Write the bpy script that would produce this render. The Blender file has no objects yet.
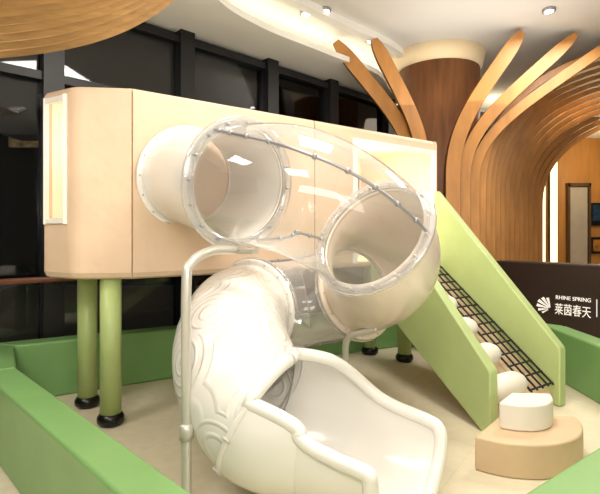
import bpy, bmesh, math, random
from mathutils import Vector, Matrix
random.seed(4)
S = bpy.context.scene
COL = S.collection
F = 470.0; H = 235.0; EYE = 1.45
def at(px, py, Y): return Vector(((px-300)/F*Y, Y, EYE-(py-H)*Y/F))
def atz(px, py, z):
    Y = F*(EYE-z)/(py-H); return Vector(((px-300)/F*Y, Y, z))
# ---------------------------------------------------------------- materials
def srgb(h):
    h = h.lstrip('#'); o = []
    for i in (0, 2, 4):
        c = int(h[i:i+2], 16)/255; o.append(c/12.92 if c <= .04045 else ((c+.055)/1.055)**2.4)
    return (*o, 1)
def mat(name, hexc, rough=.5, var=.06, scale=4, metal=0, bump=0, bscale=60, emit=0, coat=0, stretch=None):
    m = bpy.data.materials.new(name); m.use_nodes = True
    nt = m.node_tree; N = nt.nodes; L = nt.links
    b = N['Principled BSDF']; c = srgb(hexc)
    b.inputs['Roughness'].default_value = rough; b.inputs['Metallic'].default_value = metal
    b.inputs['Coat Weight'].default_value = coat
    tc = N.new('ShaderNodeTexCoord'); mp = N.new('ShaderNodeMapping')
    L.new(tc.outputs['Object'], mp.inputs['Vector'])
    if stretch: mp.inputs['Scale'].default_value = stretch
    nz = N.new('ShaderNodeTexNoise'); nz.inputs['Scale'].default_value = scale; nz.inputs['Detail'].default_value = 4
    L.new(mp.outputs[0], nz.inputs['Vector'])
    r = N.new('ShaderNodeValToRGB')
    r.color_ramp.elements[0].position = .3; r.color_ramp.elements[1].position = .7
    r.color_ramp.elements[0].color = tuple(x*(1-var*1.5) for x in c[:3])+(1,)
    r.color_ramp.elements[1].color = tuple(min(1, x*(1+var)) for x in c[:3])+(1,)
    L.new(nz.outputs['Fac'], r.inputs[0]); L.new(r.outputs[0], b.inputs['Base Color'])
    if bump:
        n2 = N.new('ShaderNodeTexNoise'); n2.inputs['Scale'].default_value = bscale
        L.new(mp.outputs[0], n2.inputs['Vector'])
        bp = N.new('ShaderNodeBump'); bp.inputs['Strength'].default_value = bump; bp.inputs['Distance'].default_value = .02
        L.new(n2.outputs['Fac'], bp.inputs['Height']); L.new(bp.outputs[0], b.inputs['Normal'])
    if emit:
        L.new(r.outputs[0], b.inputs['Emission Color']); b.inputs['Emission Strength'].default_value = emit
    return m
M = dict(
 cream=mat('cream_leather', '#E5CAAD', .4, .03, 3, bump=.45, bscale=5),
 cream_in=mat('cream_inside', '#F7F0DA', .6, .03, 3),
 white=mat('white_plastic', '#F6F3ED', .22, .01, 3, coat=.4),
 elbow=mat('cream_white_plastic', '#F6EADA', .25, .01, 3, coat=.4),
 trim=mat('white_trim', '#FAF7EE', .4, .02, 3),
 post=mat('green_post', '#B8CB84', .35, .04, 5),
 ramp=mat('green_vinyl', '#BACC8C', .42, .04, 3, bump=.12, bscale=7),
 pad=mat('green_pad', '#7BA766', .38, .05, 3, bump=.15, bscale=6),
 black=mat('black_metal', '#121214', .4, .05),
 blackr=mat('black_rubber', '#0A0A0B', .3, .05),
 rope=mat('black_rope', '#26262A', .8, .2, 60),
 steel=mat('painted_steel_grey', '#D2D0C6', .3, .03, metal=.35),
 bolt=mat('bolt_grey', '#A0A0A4', .3, .05, metal=.5),
 boltl=mat('bolt_cap_pale', '#CFCAC0', .35, .03),
 tan=mat('tan_vinyl', '#DABF9C', .5, .04, 4, bump=.1, bscale=8),
 whitev=mat('white_vinyl', '#F0EADF', .5, .03, 4),
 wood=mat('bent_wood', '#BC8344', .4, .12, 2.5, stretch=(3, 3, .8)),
 wood_shade=mat('wood_rib_shade', '#5E3C1D', .5, .12, 2.5, stretch=(3, 3, .8)),  # darker copy of the bent wood: shade between ribs painted on side faces
 canopyw=mat('canopy_wood', '#D0A56E', .45, .15, 3, stretch=(1, 4, 8)),
 trunk=mat('trunk_wood', '#80502C', .5, .22, 3, stretch=(5, 5, .5)),
 rail=mat('handrail_wood', '#6E4128', .4, .2, 5),
 ceil=mat('ceiling_paint', '#E2DFD9', .8, .02, 1),
 soffit=mat('soffit_paint', '#F4F2EC', .75, .02, 1),
 wallw=mat('wall_panel', '#C08440', .5, .12, 2, stretch=(3, 3, .4)),
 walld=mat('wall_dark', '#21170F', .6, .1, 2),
 sign=mat('sign_brown', '#33231D', .45, .06, 3),
 letter=mat('white_letters', '#F2EEE6', .5, .01, emit=.45),
 glow=mat('warm_glow', '#FFF3D8', .5, .01, emit=9),
 glow3=mat('amber_glow', '#FFE3B0', .5, .01, emit=2.2),
 glow2=mat('column_ring_glow', '#EBD5AC', .6, .02, emit=.15),  # glow colour for the light ring around the column top
 lamp=mat('lamp_glow', '#FFF6E6', .5, .01, emit=14),
 lift=mat('lift_steel', '#C2B6A4', .35, .05, metal=.1),
 liftd=mat('lift_frame_bronze', '#6A5238', .35, .05, metal=.3),
 screen=mat('screen_blue', '#22323F', .2, .3, 8, emit=.35),
 screen2=mat('screen_amber', '#8A5A22', .2, .3, 8, emit=.4),
 neon=mat('neon_purple', '#7A3444', .5, .4, 2, emit=.6),
 night=mat('night_facade', '#10131B', .7, .3, 1, emit=.15),
 pale_glow=mat('added_pale_glow', '#A8895A', .6, .5, 6, emit=.5),
)
def floor_mat():
    m = mat('beige_play_floor', '#E5DAC0', .5, .035, 14); nt = m.node_tree; N = nt.nodes; L = nt.links
    b = N['Principled BSDF']; ramp = b.inputs['Base Color'].links[0].from_node
    tc = N.new('ShaderNodeTexCoord'); mp = N.new('ShaderNodeMapping'); mp.inputs['Rotation'].default_value = (0, 0, .62)
    br = N.new('ShaderNodeTexBrick'); br.inputs['Scale'].default_value = 1; br.offset = 0
    br.inputs['Brick Width'].default_value = .9; br.inputs['Row Height'].default_value = .9
    br.inputs['Mortar Size'].default_value = .004; br.inputs['Color1'].default_value = (1, 1, 1, 1)
    br.inputs['Color2'].default_value = (.985, .985, .985, 1); br.inputs['Mortar'].default_value = (.92, .91, .89, 1)
    mx = N.new('ShaderNodeMixRGB'); mx.blend_type = 'MULTIPLY'; mx.inputs[0].default_value = 1
    L.new(tc.outputs['Object'], mp.inputs[0]); L.new(mp.outputs[0], br.inputs['Vector'])
    L.new(ramp.outputs[0], mx.inputs[1]); L.new(br.outputs['Color'], mx.inputs[2]); L.new(mx.outputs[0], b.inputs['Base Color'])
    return m
M['floor'] = floor_mat()
def emboss_mat():
    m = mat('white_embossed_plastic', '#F6F3ED', .27, .01, 3, coat=.35); nt = m.node_tree; N = nt.nodes; L = nt.links
    b = N['Principled BSDF']; tc = N.new('ShaderNodeTexCoord')
    v = N.new('ShaderNodeTexVoronoi'); v.inputs['Scale'].default_value = 2.9; v.inputs['Randomness'].default_value = .8
    L.new(tc.outputs['Object'], v.inputs['Vector'])
    a = N.new('ShaderNodeMath'); a.operation = 'MULTIPLY'; a.inputs[1].default_value = 38
    s = N.new('ShaderNodeMath'); s.operation = 'SINE'
    p = N.new('ShaderNodeMath'); p.operation = 'SMOOTH_MAX'; p.inputs[1].default_value = .2; p.inputs[2].default_value = .4
    bp = N.new('ShaderNodeBump'); bp.inputs['Strength'].default_value = .58; bp.inputs['Distance'].default_value = .012
    L.new(v.outputs['Distance'], a.inputs[0]); L.new(a.outputs[0], s.inputs[0]); L.new(s.outputs[0], p.inputs[0]); L.new(p.outputs[0], bp.inputs['Height'])
    L.new(bp.outputs[0], b.inputs['Normal']); return m
M['emboss'] = emboss_mat()
def clear_mat(name, tint, base, power):
    m = bpy.data.materials.new(name); m.use_nodes = True; nt = m.node_tree; N = nt.nodes; L = nt.links
    out = N['Material Output']; b = N['Principled BSDF']; b.inputs['Base Color'].default_value = (.95, .93, .9, 1); b.inputs['Roughness'].default_value = .05
    b.inputs['Specular IOR Level'].default_value = 1; b.inputs['Coat Weight'].default_value = 1; b.inputs['Coat Roughness'].default_value = .02
    t = N.new('ShaderNodeBsdfTransparent'); t.inputs[0].default_value = tint
    g = N.new('ShaderNodeBsdfGlossy'); g.inputs['Roughness'].default_value = .03
    m2 = N.new('ShaderNodeMixShader'); m2.inputs[0].default_value = .4
    lw = N.new('ShaderNodeLayerWeight'); lw.inputs[0].default_value = .5
    p = N.new('ShaderNodeMath'); p.operation = 'POWER'; p.inputs[1].default_value = power
    ma = N.new('ShaderNodeMath'); ma.operation = 'MULTIPLY_ADD'; ma.inputs[1].default_value = .85; ma.inputs[2].default_value = base
    mx = N.new('ShaderNodeMixShader')
    L.new(lw.outputs['Facing'], p.inputs[0]); L.new(p.outputs[0], ma.inputs[0]); L.new(ma.outputs[0], mx.inputs[0])
    L.new(b.outputs[0], m2.inputs[1]); L.new(g.outputs[0], m2.inputs[2])
    L.new(t.outputs[0], mx.inputs[1]); L.new(m2.outputs[0], mx.inputs[2]); L.new(mx.outputs[0], out.inputs[0]); return m
M['clear'] = clear_mat('clear_plastic', (.97, .965, .96, 1), .12, 2.2)
M['clearlow'] = clear_mat('clear_plastic_lower', (.98, .98, .98, 1), .27, 1.7)
M['clear2'] = clear_mat('clear_plastic_flange', (.93, .93, .93, 1), .3, 1.6)
def glass_mat():
    m = bpy.data.materials.new('dark_glass'); m.use_nodes = True; nt = m.node_tree; N = nt.nodes; L = nt.links
    out = N['Material Output']; g = N.new('ShaderNodeBsdfGlossy'); g.inputs['Roughness'].default_value = .03; g.inputs[0].default_value = (.75, .75, .75, 1)
    t = N.new('ShaderNodeBsdfTransparent'); t.inputs[0].default_value = (.6, .62, .65, 1)
    fr = N.new('ShaderNodeFresnel'); fr.inputs[0].default_value = 1.55; mx = N.new('ShaderNodeMixShader')
    L.new(fr.outputs[0], mx.inputs[0]); L.new(t.outputs[0], mx.inputs[1]); L.new(g.outputs[0], mx.inputs[2]); L.new(mx.outputs[0], out.inputs[0]); return m
M['glass'] = glass_mat()
# ---------------------------------------------------------------- object helpers
ORG = {}
def tag(o, label=None, cat=None, group=None, kind=None):
    if label: o['label'] = label
    if cat: o['category'] = cat
    if group: o['group'] = group
    if kind: o['kind'] = kind
    return o
def thing(name, loc, label, cat, group=None):
    o = bpy.data.objects.new(name, None); COL.objects.link(o); o.location = loc; o.empty_display_size = .2
    ORG[o.name] = Vector(loc); return tag(o, label, cat, group)
class B:
    def __init__(s): s.v = []; s.f = []; s.m = []; s.mi = 0
    def add(s, vs, fs):
        n = len(s.v); s.v += [Vector(p) for p in vs]; s.f += [[n+i for i in f] for f in fs]; s.m += [s.mi]*len(fs); return s
    def prism(s, poly, z0, z1):
        n = len(poly); vs = [(p[0], p[1], z0) for p in poly]+[(p[0], p[1], z1) for p in poly]
        return s.add(vs, [list(range(n))[::-1], [n+i for i in range(n)]]+[[i, (i+1) % n, n+(i+1) % n, n+i] for i in range(n)])
    def hexa(s, base, vec):     # polygon in 3D extruded by vector
        n = len(base); base = [Vector(p) for p in base]; vec = Vector(vec)
        return s.add(base+[p+vec for p in base], [list(range(n))[::-1], [n+i for i in range(n)]]+[[i, (i+1) % n, n+(i+1) % n, n+i] for i in range(n)])
    def box(s, c, size):
        x, y, z = c; a, b, d = [q/2 for q in size]
        return s.prism([(x-a, y-b), (x+a, y-b), (x+a, y+b), (x-a, y+b)], z-d, z+d)
    def bar(s, a, b, w, h, up=(0, 0, 1)):
        a = Vector(a); b = Vector(b); t = (b-a).normalized(); sd = t.cross(Vector(up)).normalized(); u = sd.cross(t)
        q = [a+sd*w/2+u*h/2, a-sd*w/2+u*h/2, a-sd*w/2-u*h/2, a+sd*w/2-u*h/2]
        return s.hexa(q, b-a)
    def tube(s, path, r, n=12, caps=True):
        path = [Vector(p) for p in path]; rings = []; u = None
        for i, p in enumerate(path):
            t = (path[min(i+1, len(path)-1)]-path[max(i-1, 0)]).normalized()
            if u is None:
                u = t.orthogonal().normalized()
            u = (u-t*u.dot(t)).normalized(); w = t.cross(u)
            rr = r(i/(len(path)-1)) if callable(r) else r
            rings.append([p+(u*math.cos(2*math.pi*k/n)+w*math.sin(2*math.pi*k/n))*rr for k in range(n)])
        vs = [q for g in rings for q in g]; fs = []
        for i in range(len(path)-1):
            for k in range(n): fs.append([i*n+k, i*n+(k+1) % n, (i+1)*n+(k+1) % n, (i+1)*n+k])
        if caps: fs += [list(range(n))[::-1], [(len(path)-1)*n+k for k in range(n)]]
        return s.add(vs, fs)
    def ball(s, c, r, n=10, sc=(1, 1, 1)):
        c = Vector(c); vs = []; fs = []; m = n//2
        for i in range(m+1):
            th = math.pi*i/m
            for k in range(n):
                ph = 2*math.pi*k/n; vs.append(c+Vector((math.sin(th)*math.cos(ph)*sc[0], math.sin(th)*math.sin(ph)*sc[1], math.cos(th)*sc[2]))*r)
        for i in range(m):
            for k in range(n): fs.append([i*n+k, (i+1)*n+k, (i+1)*n+(k+1) % n, i*n+(k+1) % n])
        return s.add(vs, fs)
    def lathe(s, c, prof, n=32):   # prof [(r,z)] around vertical axis at c
        vs = []; fs = []
        for r, z in prof:
            for k in range(n): a = 2*math.pi*k/n; vs.append((c[0]+r*math.cos(a), c[1]+r*math.sin(a), c[2]+z))
        for i in range(len(prof)-1):
            for k in range(n): fs.append([i*n+k, i*n+(k+1) % n, (i+1)*n+(k+1) % n, (i+1)*n+k])
        fs += [list(range(n))[::-1], [(len(prof)-1)*n+k for k in range(n)]]
        return s.add(vs, fs)
    def build(s, name, mats, parent=None, smooth=False, bevel=0, seg=3):
        if not isinstance(mats, (list, tuple)): mats = [mats]
        if parent is not None: off = ORG[parent.name]
        else:
            xs = [p.x for p in s.v]; ys = [p.y for p in s.v]; off = Vector(((min(xs)+max(xs))/2, (min(ys)+max(ys))/2, min(p.z for p in s.v)))
        me = bpy.data.meshes.new(name); me.from_pydata([tuple(p-off) for p in s.v], [], s.f)
        for m in mats: me.materials.append(m)
        for p, k in zip(me.polygons, s.m): p.material_index = k
        bm = bmesh.new(); bm.from_mesh(me); bmesh.ops.remove_doubles(bm, verts=bm.verts, dist=1e-5); bmesh.ops.recalc_face_normals(bm, faces=bm.faces); bm.to_mesh(me); bm.free()
        o = bpy.data.objects.new(name, me); COL.objects.link(o); ORG[o.name] = off
        if parent is None: o.location = off
        else: o.parent = parent
        if smooth or bevel:
            for p in me.polygons: p.use_smooth = True
        if bevel:
            bv = o.modifiers.new('bevel', 'BEVEL'); bv.width = bevel; bv.segments = seg; bv.limit_method = 'ANGLE'; bv.angle_limit = math.radians(40); bv.harden_normals = True
        return o
def struct(o, label=None): return tag(o, label, None, None, 'structure')
def catmull(P, per=10):
    P = [Vector(p) for p in P]; Q = [P[0]*2-P[1]]+P+[P[-1]*2-P[-2]]; out = []
    for i in range(1, len(Q)-2):
        for k in range(per):
            t = k/per; a, b, c, d = Q[i-1:i+3]
            out.append(.5*((2*b)+(c-a)*t+(2*a-5*b+4*c-d)*t*t+(-a+3*b-3*c+d)*t**3))
    out.append(P[-1]); return out
def offset2(path, d):            # to the RIGHT of travel
    P = [Vector(p[:2]) for p in path]; out = []
    for i, p in enumerate(P):
        ns = []
        if i > 0: t = (p-P[i-1]).normalized(); ns.append(Vector((t.y, -t.x)))
        if i < len(P)-1: t = (P[i+1]-p).normalized(); ns.append(Vector((t.y, -t.x)))
        if len(ns) == 1: out.append(p+ns[0]*d)
        else:
            b = (ns[0]+ns[1]).normalized(); out.append(p+b*d/max(.3, b.dot(ns[0])))
    return out
def shell(name, path, zs, holes, m, parent, th=.06, ins=None, bevel=0):
    b = B(); n = len(path); k = len(zs); ins = ins or [0]*k
    O = [offset2(path, ins[j]) for j in range(k)]; I = [offset2(path, th) for j in range(k)]
    vs = []
    for G in (O, I):
        for j in range(k):
            for i in range(n): vs.append((G[j][i].x, G[j][i].y, zs[j]))
    fs = []; edges = {}
    for i in range(n-1):
        for j in range(k-1):
            if (i, j) in holes: continue
            q = [j*n+i, j*n+i+1, (j+1)*n+i+1, (j+1)*n+i]; fs.append(q); fs.append([n*k+x for x in q][::-1])
            for a, c in zip(q, q[1:]+q[:1]): edges[(min(a, c), max(a, c))] = edges.get((min(a, c), max(a, c)), 0)+1
    for (a, c), cnt in edges.items():
        if cnt == 1: fs.append([a, c, n*k+c, n*k+a])
    b.add(vs, fs); return b.build(name, m, parent)
# ================================================================ ROOM SHELL
struct(B().box((1, 4.5, -.05), (18, 18, .1)).build('floor', M['floor']), 'beige play area floor')
struct(B().box((1, 4.5, 4.2), (18, 18, .1)).build('ceiling', M['ceil']), 'white upper ceiling')
W0 = Vector((-1.4, 5.5)); WU = Vector((3.2, 3.0)).normalized()
def wk(px):
    r = (px-300)/F; return (r*W0.y-W0.x)/(WU.x-r*WU.y)
def wp(k, z=0, inn=0): return Vector((W0.x+WU.x*k+WU.y*inn, W0.y+WU.y*k-WU.x*inn, z))
edge = [p for p in catmull([Vector((x, y, 0)) for x, y in [(-1.25, 2.0), (-1.05, 3.4), (-.85, 4.6), (-.45, 5.3), (.3, 6.05), (1.15, 6.9), (1.75, 8.1), (3.2, 8.9), (6, 9.3), (9.9, 9.4)]], 8)]
poly = [(p.x, p.y) for p in edge]+[(9.9, 13.4), (wp(10.6).x, wp(10.6).y), (wp(-7).x, wp(-7).y), (-6.5, -4.3), (-1.4, -4.3)]
struct(B().prism(poly, 3.8, 3.87).build('trim_1', M['soffit']), 'lower white curved soffit beside the glass wall')
cv = B()
e2 = offset2(edge, -.22)
for a, c in zip(e2[:-1], e2[1:]): cv.prism([(a.x, a.y), (c.x, c.y), (c.x-.04, c.y+.04), (a.x-.04, a.y+.04)], 3.87, 3.9)
struct(cv.build('trim_2', M['glow']), 'hidden cove light strip on the curved soffit')
oa_ = offset2(edge[:42], .22); ob_ = offset2(edge[:42], .34)
struct(B().prism([tuple(p) for p in oa_]+[tuple(p) for p in ob_[::-1]], 4.06, 4.149).build('trim_4', M['soffit']), 'second curved ceiling band inside the soffit edge')
# windows
ks = [wk(-60), wk(50), wk(182), wk(267), wk(328), wk(385), wk(430)]
ks = [ks[0]-3]+ks+[ks[-1]+2.2]
for i in range(len(ks)-1):
    a, c = ks[i], ks[i+1]
    g = B().hexa([wp(a, 0), wp(c, 0), wp(c, 3.8), wp(a, 3.8)], (.01, -.01, 0)).build('window_%d' % (i+1), M['glass'])
    struct(g, 'dark night glass pane')
    B().hexa([wp(c-.09, 0, .14), wp(c+.09, 0, .14), wp(c+.09, 0, -.04), wp(c-.09, 0, -.04)], (0, 0, 3.8)).build('mullion', M['black'], g)
    for z in (.06, 2.95, 3.7): B().bar(wp(a+.09, z, .05), wp(c-.09, z, .05), .1, .08).build('transom', M['black'], g)
struct(B().box((6.5, 11.45, 2.1), (7, .1, 4.2)).build('wall_back', M['wallw']), 'warm orange wood wall by the lift')
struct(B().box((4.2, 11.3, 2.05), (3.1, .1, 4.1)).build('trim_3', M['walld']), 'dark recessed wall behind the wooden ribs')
struct(B().box((9.95, 4.5, 2.1), (.1, 18, 4.2)).build('wall_right', M['walld']), 'far right wall')
struct(B().box((1, -4.45, 2.1), (18, .1, 4.2)).build('wall_front', M['soffit']), 'wall behind the viewer')
# lift door and frame
LX = 6.72
ld = struct(B().box((LX, 11.36, 1.3), (.42, .06, 2.6)).build('door_1', M['lift']), 'grey steel lift door')
b = B(); b.box((LX-.25, 11.34, 1.35), (.05, .1, 2.7)); b.box((LX+.25, 11.34, 1.35), (.05, .1, 2.7)); b.box((LX, 11.34, 2.66), (.56, .1, .08)); b.build('door_frame', M['liftd'], ld)
t = thing('wall_screen', (7.15, 11.36, 1.6), 'small dark blue lit screen on the orange wall beside the lift', 'screen')
B().box((7.2, 11.36, 1.95), (.36, .05, .55)).build('bezel', M['black'], t); B().box((7.2, 11.325, 1.98), (.28, .02, .40)).build('display', M['screen'], t)
t = thing('wall_notice', (7.15, 11.36, 1.0), 'dark framed amber notice low on the orange wall', 'sign')
B().box((7.2, 11.36, 1.2), (.36, .05, .4)).build('frame', M['black'], t); B().box((7.2, 11.325, 1.2), (.26, .02, .28)).build('display', M['screen2'], t)
for x, w_, lab in ((6.12, .15, 'tall glowing warm light strip beside the lift door, the wider one'), (5.88, .05, 'thin glowing warm light strip nearest the wooden ribs')):
    t = thing('light_strip', (x, 11.33, 0), lab, 'light', 'vertical light strips on the back wall')
    B().box((x, 11.33, 1.85), (w_, .04, 3.7)).build('diffuser', M['glow3'], t); B().box((x, 11.36, 1.87), (w_+.06, .03, 3.74)).build('channel', M['walld'], t)
# outside
t = thing('night_building', (-7, 13.5, 0), 'dark building across the street seen through the left glass', 'building')
B().box((-7, 14, 5), (9, .6, 10)).build('facade', M['night'], t)
for x, z, w, h, m in [(-7.6, 5.3, 1.6, .5, 'neon'), (-8.0, 4.2, .9, .4, 'pale_glow'), (-5.9, 5.0, .7, .35, 'pale_glow'), (-4.4, 5.9, .9, .3, 'pale_glow'), (-7.0, 2.2, 1.2, .25, 'pale_glow'), (-5.0, 6.6, 1.6, .12, 'pale_glow'), (-7.4, 6.4, 1.2, .14, 'pale_glow')]:
    B().box((x, 13.66, z), (w, .06, h)).build('glow_panel', M[m], t)  # pale glowing panels are added to suggest reflections in the dark glass
# downlights
for px, py, lab in [(306, 12, 'small round ceiling downlight, left one of the front pair'), (325, 9, 'small round ceiling downlight, right one of the front pair'), (371, 39, 'small round ceiling downlight above the left wooden ribs'), (549, 9, 'small round ceiling downlight above the right wooden ribs')]:
    p = atz(px, py, 4.15)
    t = thing('ceiling_downlight', (p.x, p.y, 4.12), lab, 'ceiling light', 'ceiling downlights')
    B().lathe((p.x, p.y, 4.12), [(.04, 0), (.075, 0), (.075, .03), (.04, .03)], 20).build('rim', M['bolt'], t, True); B().lathe((p.x, p.y, 4.115), [(.01, 0), (.05, 0), (.05, .02)], 20).build('bulb', M['lamp'], t, True)
# handrail
a, c = wk(-60), wk(330)
t = thing('handrail', wp((a+c)/2, 1.0, .2), 'dark wooden handrail bracketed to the black window mullions', 'handrail')
B().tube([wp(a, 1.04, .22), wp((a+c)/2, 1.04, .22), wp(c, 1.04, .22)], .03).build('rail', M['rail'], t, True)
for k in ks[1:6]: B().bar(wp(k, 1.0, .13), wp(k, 1.02, .22), .03, .03).build('bracket', M['black'], t)
# ================================================================ PLAY HOUSE
A = Vector((-1.246, 3.485)); Fp = Vector((1.605, 5.51)); U = (Fp-A).normalized(); NO = Vector((U.y, -U.x)); LEN = (Fp-A).length
def fp(t, o=0, z=0): p = A+U*t+NO*o; return Vector((p.x, p.y, z))
ZB, ZT = 1.12, 2.54
ph = thing('play_house', (0, 5.0, 0), 'raised cream padded playhouse box on green posts behind the tube slide', 'playhouse')
zs = [ZB, ZB+.015, ZB+.05, 1.555, 2.47, ZT-.03, ZT]; ins = [.05, .015, 0, 0, 0, 0, .015]
Bc = Vector((-1.66, 3.44)); Cc = Vector((-1.98, 3.62)); D = Vector((-1.75, 4.6)); E = Vector((.85, 6.57))
def rnd(p, q, r, d, n=6):   # fillet at q
    a = q+(p-q).normalized()*d; c = q+(r-q).normalized()*d
    return [((1-t)**2)*a+2*(1-t)*t*q+t*t*c for t in [i/n for i in range(n+1)]]
path = [A+Vector((-.004, -.0))]+rnd(A, Bc, Cc, .07)
e = (Cc-Bc).normalized(); wl = Bc+e*.09; wr = Bc+e*((Cc-Bc).length-.04)
path += [wl, wr]+rnd(Bc, Cc, D, .03, 4)
iw = 1+7
shell('corner_panel', path, zs, {(iw, 3)}, M['cream'], ph, .05, ins)
shell('side_panel', [path[-1], D], zs, set(), M['cream_in'], ph, .05, ins)
shell('back_panel', [D, E], zs, set(), M['cream_in'], ph, .05, ins)
shell('end_panel', [E, Fp], zs, set(), M['cream'], ph, .05, ins)
SM = 1.70
shell('front_panel', [fp(SM-.006).xy, fp(.008).xy], zs, set(), M['cream'], ph, .05, ins)
zs2 = [ZB, ZB+.015, ZB+.05, 2.40, ZT-.03, ZT]; ins2 = [.05, .015, 0, 0, 0, .015]
shell('doorway_panel', [fp(LEN).xy, fp(3.42).xy, fp(2.2).xy, fp(SM+.006).xy], zs2, {(1, 2)}, M['cream'], ph, .05, ins2)
inner = [(q.x, q.y) for q in offset2([fp(LEN).xy, A, Bc, Cc, D, E, fp(LEN).xy], .055)]
B().prism(inner[:-1], ZB+.02, ZB+.06).build('deck', M['cream_in'], ph); B().prism(inner[:-1], ZT-.05, ZT-.01).build('roof', M['cream_in'], ph)
def wpt(p, z, o=.008): n = Vector((-e.y, e.x)); n = n if n.y < 0 else -n; return Vector((p.x+n.x*o, p.y+n.y*o, z))
b = B(); b.bar(wpt(wl, 1.53, 0), wpt(wl, 2.495, 0), .035, .03, (1, 0, 0)); b.bar(wpt(wr, 1.53, 0), wpt(wr, 2.495, 0), .035, .03, (1, 0, 0)); b.bar(wpt(wl, 1.555, 0), wpt(wr, 1.555, 0), .03, .04); b.bar(wpt(wl, 2.47, 0), wpt(wr, 2.47, 0), .03, .04)
b.build('window_frame', M['trim'], ph, bevel=.005)
b = B(); b.bar(fp(2.2, .015, 1.16), fp(2.2, .015, 2.41), .055, .05, (1, 0, 0)); b.bar(fp(3.42, .015, 1.16), fp(3.42, .015, 2.41), .055, .05, (1, 0, 0)); b.bar(fp(2.18, .015, 2.40), fp(3.44, .015, 2.40), .05, .05)
b.build('doorway_trim', M['trim'], ph, bevel=.006)
bw = lambda t, z, o: Vector(((D+(E-D).normalized()*t).x, (D+(E-D).normalized()*t).y, z))+Vector(((E-D).normalized().y, -(E-D).normalized().x, 0))*o
b = B(); b.hexa([bw(2.93, 1.84, .07), bw(3.12, 1.84, .07), bw(3.12, 2.22, .07), bw(2.93, 2.22, .07)], (.01, -.01, 0)); iwn = b.build('inner_window', M['lift'], ph)
b = B(); 
for t_ in (2.92, 3.13): b.bar(bw(t_, 1.82, .085), bw(t_, 2.24, .085), .03, .03, (1, 0, 0))
for z_ in (1.83, 2.23): b.bar(bw(2.92, z_, .085), bw(3.13, z_, .085), .03, .03)
b.build('inner_window_frame', M['rail'], iwn)
for (x, y) in [(-1.45, 3.6), (-1.8, 3.98), (.85, 5.72), (1.2, 5.4)]:
    p = B().lathe((x, y, .06), [(.078, 0), (.078, ZB-.06)], 28).build('post', M['post'], ph, True)
    B().lathe((x, y, 0), [(.03, 0), (.08, .005), (.1, .03), (.1, .06), (.082, .09), (.05, .1)], 24).build('foot', M['blackr'], p, True)
# ================================================================ TUBE SLIDE
CP = [at(187, 178, 3.73), at(239, 184, 3.03), at(306, 195, 2.77), at(374, 237, 2.95), at(383, 270, 3.34), at(358, 290, 3.88), at(303, 301, 4.08), at(252, 309, 3.80), at(236, 322, 3.32), Vector((-.39, 2.80, .69)), Vector((-.20, 2.60, .47))]
PER = 10
ctr = catmull(CP+[Vector((.12, 2.56, .40))], PER)
def frame(P, i):
    T = (P[min(i+1, len(P)-1)]-P[max(i-1, 0)]).normalized(); Lf = Vector((0, 0, 1)).cross(T).normalized(); return T, Lf, T.cross(Lf)
TR = .36
sl = thing('tube_slide', (0, 3.2, 0), 'spiral tube slide with white and clear sections ending in open white chute', 'slide')
def section(i0, i1, m, name, r=TR):
    b = B(); seg = 48; vs = []; fs = []
    idx = list(range(i0*PER, i1*PER+1))
    for i in idx:
        T, Lf, N = frame(ctr, i)
        for k in range(seg): a = 2*math.pi*k/seg; vs.append(ctr[i]+(Lf*math.cos(a)+N*math.sin(a))*r)
    for q in range(len(idx)-1):
        for k in range(seg): fs.append([q*seg+k, q*seg+(k+1) % seg, (q+1)*seg+(k+1) % seg, (q+1)*seg+k])
    b.add(vs, fs); return b.build(name, m, sl, True)
def flange(ci, m, nb=14, off=0, thick=.035, ro=.405, bm_='boltl'):
    i = int(ci*PER); T, Lf, N = frame(ctr, i); c = ctr[i]+T*off; seg = 48; vs = []; fs = []
    prof = [(TR-.004, -thick/2), (ro-.008, -thick/2), (ro, -thick/2+.008), (ro, thick/2-.008), (ro-.008, thick/2), (TR-.004, thick/2)]
    for (r, h) in prof:
        for k in range(seg): a = 2*math.pi*k/seg; vs.append(c+T*h+(Lf*math.cos(a)+N*math.sin(a))*r)
    for r in range(6):
        for k in range(seg): fs.append([r*seg+k, r*seg+(k+1) % seg, ((r+1) % 6)*seg+(k+1) % seg, ((r+1) % 6)*seg+k])
    b = B().add(vs, fs); b.mi = 1
    for k in range(nb):
        a = 2*math.pi*k/nb; q = c+(Lf*math.cos(a)+N*math.sin(a))*(TR+.025); b.tube([q-T*(thick/2+.006), q, q+T*(thick/2+.006)], .008, 8)
    return b.build('flange', [m, M[bm_]], sl, True)
section(0, 1, M['white'], 'white_tube')
cs = section(1, 3, M['clear'], 'clear_tube', TR+.02)
section(3, 5, M['elbow'], 'white_tube')
cs2 = section(5, 7, M['clearlow'], 'clear_tube', TR+.02)
section(7, 10, M['emboss'], 'embossed_tube')
flange(0, M['white'], off=.03, nb=16)
flange(1, M['white'], nb=16, thick=.02); flange(1, M['clear2'], nb=16, off=.026, thick=.028, bm_='bolt', ro=.43)
flange(3, M['elbow'], nb=16, thick=.03); flange(3, M['clear2'], nb=16, off=-.032, thick=.028, ro=.425, bm_='boltl')
flange(5, M['elbow']); flange(5, M['clear2'], nb=16, off=.03, thick=.025, ro=.42); flange(7, M['clear2'], nb=16, off=-.03, thick=.025, ro=.42); flange(7, M['white'], nb=16); flange(10, M['white'], nb=10, ro=.385, thick=.03)
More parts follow.
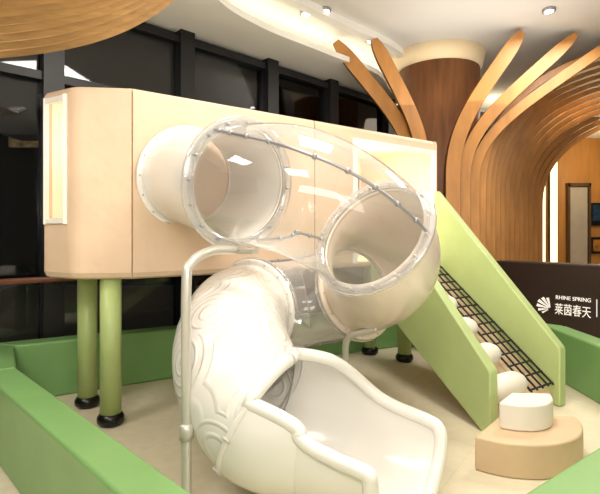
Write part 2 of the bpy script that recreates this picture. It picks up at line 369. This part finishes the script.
def seam(o, i0, i1, a0, a1, nb):
    idx = list(range(i0*PER, i1*PER+1)); pts = []
    for j, i in enumerate(idx):
        T, Lf, N = frame(ctr, i); a = math.radians(a0+(a1-a0)*j/(len(idx)-1)); pts.append(ctr[i]+(N*math.cos(a)-Lf*math.sin(a))*(TR+.024))
    b = B().tube(pts, .009, 8)
    for k in range(nb):
        q = pts[int((k+.5)/nb*(len(pts)-1))]; b.ball(q, .018, 8)
    b.build('bolted_seam', M['bolt'], o, True)
seam(cs, 1, 3, 35, 88, 9); seam(cs, 1, 3, 200, 265, 7)
seam(cs2, 5, 7, 200, 200, 6); seam(cs2, 5, 7, -10, -10, 6)
# chute
CH = catmull([CP[9], CP[10], Vector((.08, 2.55, .415)), Vector((.32, 2.45, .40)), Vector((.50, 2.33, .42)), Vector((.575, 2.27, .415))], 30)[30:]
n = len(CH)
def curve_tab(tab, sm=8):
    raw = []
    for i in range(n):
        u = i/(n-1)
        for (a, x), (c, y) in zip(tab[:-1], tab[1:]):
            if u <= c+1e-9: raw.append(x+(y-x)*(u-a)/(c-a)); break
    for _ in range(3):
        out = []
        for i in range(n):
            k = min(sm, i, n-1-i); out.append(sum(raw[i-k:i+k+1])/(2*k+1))
        raw = out
    return raw
AF = curve_tab([(0, 176), (.22, 162), (.44, 104), (.65, 90), (1, 80)]); AN = curve_tab([(0, 122), (.3, 100), (1, 82)])
b = B(); seg = 44; vs = []; fs = []; far = []; near = []
for i in range(n):
    u = i/(n-1); T, Lf, N = frame(CH, i)
    q = max(0, (u-.8)/.2); rd = max(.34, math.sqrt(max(0, 1-q*q)))
    af = AF[i]*rd; an = AN[i]*rd
    g_ = min(1, u*1.3); r = TR+.01*g_
    c = CH[i]+Vector((0, 0, .01*g_))
    for k in range(seg+1):
        a = math.radians(-an+(af+an)*k/seg); vs.append(c+(-N*math.cos(a)+Lf*math.sin(a))*r)
    near.append(vs[-seg-1].copy()); far.append(vs[-1].copy())
for i in range(n-1):
    for k in range(seg): fs.append([i*(seg+1)+k, i*(seg+1)+k+1, (i+1)*(seg+1)+k+1, (i+1)*(seg+1)+k])
b.add(vs, fs); ch = b.build('open_chute', M['white'], sl, True)
so = ch.modifiers.new('solid', 'SOLIDIFY'); so.thickness = .022; so.offset = 0
endr = vs[-seg-1:]
T, Lf, N = frame(CH, 0)
arc = []
for k in range(14):
    a = math.radians(-176+(176-122)*k/13); arc.append(CH[0]+(-N*math.cos(a)+Lf*math.sin(a))*(TR+.005)+T*.015)
b = B(); b.tube(arc+near[3:]+endr[1:-1]+far[:][::-1], .036, 16); b.build('rolled_rim', M['white'], ch, True)
# supports
def support(pts, name='support_pole', base=True):
    pp = catmull(pts, 6); o = B().tube(pp, .026, 14).build(name, M['steel'], sl, True)
    if base: B().lathe((pts[0][0], pts[0][1], 0), [(.09, 0), (.09, .012), (.035, .014), (.035, .06)], 20).build('base_plate', M['steel'], o)
    return o
j = ctr[PER]
s1 = support([(-.585, 2.42, .01), (-.585, 2.42, .6), (-.585, 2.42, 1.18), (-.57, 2.46, 1.30), (-.50, 2.62, 1.36), (-.40, 2.90, j.z-.42)])
B().tube([(-.585, 2.42, .40), (-.585, 2.42, .44), (-.585, 2.42, .48)], .036, 14).build('clamp', M['steel'], s1, True)
B().bar((-.52, 3.02, j.z-.43), (-.27, 2.85, j.z-.43), .06, .03).build('saddle', M['steel'], s1)
s2 = support([(.35, 3.6, .01), (.35, 3.6, .4), (.35, 3.6, .6), (.38, 3.58, .68), (.45, 3.56, .71), (.58, 3.52, .75)])
# ================================================================ CLIMBING RAMP
rp = thing('climbing_ramp', (1.5, 4.3, 0), 'light green sided climbing ramp leading up to the playhouse doorway', 'climbing ramp')
N0 = Vector((1.37, 3.39, 0)); V = Vector((-.67, 1.5, 0)); Wv = Vector((.90, .62, 0))
def rpt(s, w, z): p = N0+V*s+Wv*w; return Vector((p.x, p.y, z))
prof = [(0, 0), (0, .45), (.012, .48), (.96, 1.93), (.96, .86), (.05, 0)]
for w0 in (0, .905):
    B().hexa([rpt(s, w0, z+(.03 if w0 and z > .4 else 0)) for s, z in prof], Wv*.095).build('side_panel', M['ramp'], rp, bevel=.015)
B().hexa([rpt(.04, .1, .02), rpt(.04, .1, .09), rpt(.96, .1, 1.08), rpt(.96, .1, .98)], Wv*.80).build('ramp_board', M['tan'], rp)
for s in (.08, .24, .40, .56, .72, .88):
    z = .07+1.07*s; b = B(); pts = [rpt(s, w, z+.095+.03*s) for w in (.11, .13, .2, .45, .52, .55)]; rr = [.03, .075, .1, .1, .075, .03]
    b.tube(pts, lambda u, rr=rr: rr[round(u*5)], 20); b.build('climbing_roll', M['whitev'], rp, True)
b = B()
for i in range(15):
    s = .04+.9*i/14; b.tube([rpt(s, w, .12+1.07*s+.03) for w in (.57, .74, .90)], .009, 6)
for w in (.58, .66, .74, .82, .89): b.tube([rpt(s, w, .12+1.07*s+.03) for s in (.03, .5, .95)], .009, 6)
b.build('rope_net', M['rope'], rp, True)
# ================================================================ SOFT STEPS
def sector(c, r, a0, a1, n=20):
    pts = [(c[0], c[1])]
    for i in range(n+1):
        a = math.radians(a0+(a1-a0)*i/n); pts.append((c[0]+r*math.cos(a), c[1]+r*math.sin(a)))
    return pts
o = B().prism(sector((1.40, 3.26), .485, -132, -4), 0, .21).build('step_block', M['tan'], None, bevel=.015); tag(o, 'low tan fan-shaped soft step block at the foot of the ramp', 'soft block')
o = B().prism(sector((1.44, 3.20), .25, -132, -4), .211, .38).build('step_block', M['whitev'], None, bevel=.015); tag(o, 'small white curved soft block on top of the tan one', 'soft block')
# ================================================================ PADDED BARRIERS
chain = [(.15, 1.19), (-2.04, 3.38), (-2.46, 4.05), (-.4, 5.27), (1.4, 6.15), (2.58, 4.85), (2.56, 3.95), (2.72, 3.13), (.45, 1.46)]
outl = offset2(chain, -.2)
labs = ['green padded barrier wall running along the lower left foreground', 'short green padded barrier below the left end of the playhouse', 'green padded barrier along the glass behind the green posts', 'green padded barrier behind the lower clear tube', 'green padded barrier behind the climbing ramp', 'green padded barrier in front of the dark brown sign wall', 'short green padded barrier right of the ramp foot', 'green padded barrier in the lower right corner']
for i in range(8):
    a, c = Vector(chain[i]), Vector(chain[i+1]); oa, oc = outl[i], outl[i+1]; t = (c-a).normalized()*.003
    o = B().prism([a+t, c-t, oc-t, oa+t], 0, .5).build('padded_barrier', M['pad'], None, bevel=.02); tag(o, labs[i], 'barrier', 'green padded barriers')
# ================================================================ SIGN WALL
L0 = Vector((2.74, 6.6, 0)); sd = Vector((.64, -.77, 0)).normalized(); sn = Vector((sd.y, -sd.x, 0))
sw = thing('sign_wall', L0+sd*1.4, 'low dark brown wall with white shop logo and lettering', 'sign')
B().hexa([L0, L0+sd*3.2, L0+sd*3.2-sn*.3, L0-sn*.3], (0, 0, 1.09)).build('wall_body', M['sign'], sw, bevel=.02)
def kpx(px): r = (px-300)/F; return (L0.y*r-L0.x)/(sd.x-r*sd.y)
def text(body, px0, px1, zc, h, name):
    cu = bpy.data.curves.new(name, 'FONT'); cu.body = body; cu.size = 1; cu.extrude = .01; to = bpy.data.objects.new('tmp', cu); COL.objects.link(to)
    bpy.context.view_layer.update(); dg = bpy.context.evaluated_depsgraph_get(); me = bpy.data.meshes.new_from_object(to.evaluated_get(dg)); bpy.data.objects.remove(to)
    if not me.vertices: return
    xs = [v.co.x for v in me.vertices]; ys = [v.co.y for v in me.vertices]; x0, x1, y0, y1 = min(xs), max(xs), min(ys), max(ys)
    k0, k1 = kpx(px0), kpx(px1); off = ORG[sw.name]
    for v in me.vertices:
        k = k0+(v.co.x-x0)/(x1-x0)*(k1-k0); z = zc-h/2+(v.co.y-y0)/(y1-y0)*h
        v.co = L0+sd*k+sn*(.004+.4*v.co.z)+Vector((0, 0, z))-off
    me.materials.clear(); me.materials.append(M['letter']); o = bpy.data.objects.new(name, me); COL.objects.link(o); o.parent = sw
text('RHINE SPRING', 556, 591, .66, .048, 'lettering'); text('莱茵春天', 555, 591, .515, .14, 'lettering')
b = B(); kb = kpx(550); zb_ = .49
def sp(x, z): return L0+sd*(kb+x)+sn*.003+Vector((0, 0, zb_+z))
# rounded shell: curved stripes sharing a circular outline, fanned from the lower right
for i in range(6):
    a0 = math.radians(80+21*i); a1 = a0+math.radians(13); tip = (.155, .175, .18, .17, .145, .105)[i]
    L_ = []; R_ = []
    for q in range(8):
        u = q/7; s_ = tip*(.16+.84*u); cv_ = math.radians(14)*math.sin(math.pi*u*.5)
        L_.append(sp(math.cos(a1+cv_)*s_, math.sin(a1+cv_)*s_)); R_.append(sp(math.cos(a0+cv_)*s_, math.sin(a0+cv_)*s_))
    b.hexa(L_+R_[::-1], sn*.006)
b.build('shell_logo', M['letter'], sw)
k = kpx(597); B().bar(L0+sd*k+sn*.006+Vector((0, 0, .47)), L0+sd*k+sn*.006+Vector((0, 0, .68)), .008, .01, sn).build('divider_line', M['letter'], sw)
# ================================================================ WOODEN TREE COLUMN
tc_ = thing('wooden_tree_column', (2.1, 7.15, 0), 'wood clad column with bent wooden ribs fanning out like a tree', 'column sculpture')
B().lathe((2.1, 7.15, 0), [(.6, 0), (.6, 3.92)], 48).build('trunk', M['trunk'], tc_, True)
B().lathe((2.1, 7.15, 3.92), [(.6, 0), (.63, .03), (.68, .23)], 48).build('ring_glow_cone', M['glow2'], tc_, True)  # glowing cone added in place of the ring of light above the trunk
def rib(px, Y, dx, dy, zt, z0=2.2, w=.2, zc=3.05, th=.05, p2x=.42, p2z=.25):
    x = (px-300)/F*Y; P = [Vector((x, Y, 0)), Vector((x, Y, z0))]
    p0, p1, p2, p3 = Vector((0, z0)), Vector((0, zc-.1)), Vector((p2x, zc+p2z)), Vector((1, zt))
    for i in range(1, 25):
        t = i/24; q = ((1-t)**3)*p0+3*(1-t)**2*t*p1+3*(1-t)*t*t*p2+t**3*p3; P.append(Vector((x+dx*q.x, Y+dy*q.x, q.y)))
    hd = Vector((dx, dy, 0)).normalized(); nn = Vector((-hd.y, hd.x, 0)); vs = []; fs = []; mi = []
    for i, p in enumerate(P):
        T = (P[min(i+1, len(P)-1)]-P[max(i-1, 0)]).normalized(); sdv = nn.cross(T); ww = w*(1 if i < len(P)-3 else (.95, .8, .45)[i-len(P)+3])
        for a, c in ((1, 1), (-1, 1), (-1, -1), (1, -1)): vs.append(p+sdv*a*ww/2+nn*c*th/2)
    b = B(); b.add(vs, [])
    for i in range(len(P)-1):
        for k in range(4):
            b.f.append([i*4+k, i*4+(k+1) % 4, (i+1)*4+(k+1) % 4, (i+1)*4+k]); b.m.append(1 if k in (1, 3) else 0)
    b.f += [[3, 2, 1, 0], [len(vs)-4, len(vs)-3, len(vs)-2, len(vs)-1]]; b.m += [0, 0]
    b.build('wooden_rib', [M['wood'], M['wood_shade']], tc_, bevel=.004, seg=1)
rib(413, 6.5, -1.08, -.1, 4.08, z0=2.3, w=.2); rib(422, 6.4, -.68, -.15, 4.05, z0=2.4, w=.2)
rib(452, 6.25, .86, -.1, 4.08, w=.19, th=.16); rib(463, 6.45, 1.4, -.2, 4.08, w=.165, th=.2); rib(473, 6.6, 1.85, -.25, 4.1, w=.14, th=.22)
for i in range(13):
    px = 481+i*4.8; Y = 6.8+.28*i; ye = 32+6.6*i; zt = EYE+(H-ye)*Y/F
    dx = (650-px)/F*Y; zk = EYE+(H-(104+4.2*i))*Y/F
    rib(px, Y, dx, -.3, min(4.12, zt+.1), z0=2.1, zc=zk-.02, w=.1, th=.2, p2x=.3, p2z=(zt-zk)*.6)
# ================================================================ TOP LEFT CANOPY
cn = thing('wooden_canopy', (-1.9, 3.1, 2.9), 'layered curved wooden canopy slats hanging at the upper left', 'ceiling sculpture')
for i in range(8):
    y0 = 53-8.5*i; pts = [at(-60, y0+4, 3.7-.12*i), at(0, y0, 3.65-.12*i), at(60, y0-8, 3.55-.12*i), at(110, y0-22, 3.4-.12*i), at(150, y0-42, 3.3-.11*i), at(178, y0-64, 3.2-.1*i)]
    pp = catmull(pts, 6); b = B()
    vs = []
    for q, p in enumerate(pp):
        T = (pp[min(q+1, len(pp)-1)]-pp[max(q-1, 0)]).normalized(); sdv = T.cross(Vector((0, 0, 1))).normalized()
        for a, c in ((1, 1), (-1, 1), (-1, -1), (1, -1)): vs.append(p+sdv*a*.03+Vector((0, 0, c*.016+a*.012)))
    fs = [[q*4+k, q*4+(k+1) % 4, (q+1)*4+(k+1) % 4, (q+1)*4+k] for q in range(len(pp)-1) for k in range(4)]+[[3, 2, 1, 0], [len(vs)-4, len(vs)-3, len(vs)-2, len(vs)-1]]
    b.add(vs, fs); b.build('canopy_slat', M['canopyw'], cn)
# ================================================================ LIGHTS
def area(loc, size, power, col=(1, .93, .84), rot=(0, 0, 0)):
    l = bpy.data.lights.new('area_light', 'AREA'); l.shape = 'RECTANGLE'; l.size, l.size_y = size; l.energy = power; l.color = col
    o = bpy.data.objects.new('area_light', l); COL.objects.link(o); o.location = loc; o.rotation_euler = rot; return o
area((.6, 2.6, 4.1), (1.0, 1.0), 98); area((3.4, 5.2, 4.0), (1.2, 1.2), 85); area((-.6, -1.2, 3.9), (1.6, 1.0), 66, rot=(math.radians(25), 0, 0))  # last lamp is an unseen fill added behind the viewer
area((5, 8.8, 4.1), (2, 1.5), 45, (1, .85, .65)); area((-2.8, 1.6, 3.7), (.8, 1.2), 50)
area((.8, -1.5, 2.2), (3, 2), 150, (1, .96, .93), rot=(math.radians(150), 0, 0))  # unseen uplight added behind the viewer to wash the ceiling
area((2.2, 5.6, 3.2), (2, 1.5), 15, (1, .95, .9), rot=(math.radians(180), 0, 0))  # second unseen uplight, added to whiten the ceiling
area((2.4, -.8, 1.7), (1.5, 1.2), 26, (1, .93, .85), rot=(math.radians(88), 0, math.radians(25)))  # unseen low fill added at the right to brighten the slide elbow
def point(loc, p, r=.1, col=(1, .9, .7)):
    l = bpy.data.lights.new('point_light', 'POINT'); l.energy = p; l.shadow_soft_size = r; l.color = col; o = bpy.data.objects.new('point_light', l); COL.objects.link(o); o.location = loc
point((.75, 5.35, 2.15), 24, col=(1, .96, .8)); point((-1.5, 4.1, 2.2), 9, col=(1, .95, .88)); point((6.6, 9.8, 3.0), 60, .2, (1, .82, .55))
w = bpy.data.worlds.new('World'); S.world = w; w.use_nodes = True; w.node_tree.nodes['Background'].inputs[0].default_value = (.05, .06, .1, 1); w.node_tree.nodes['Background'].inputs[1].default_value = .3
S.view_settings.view_transform = 'Standard'; S.view_settings.exposure = 0
cam = bpy.data.cameras.new('Camera'); co = bpy.data.objects.new('Camera', cam); COL.objects.link(co)
co.location = (0, 0, EYE); co.rotation_euler = (math.pi/2, 0, 0); cam.sensor_width = 36; cam.lens = F/600*36; cam.shift_y = -12/600; cam.clip_start = .05
S.camera = co
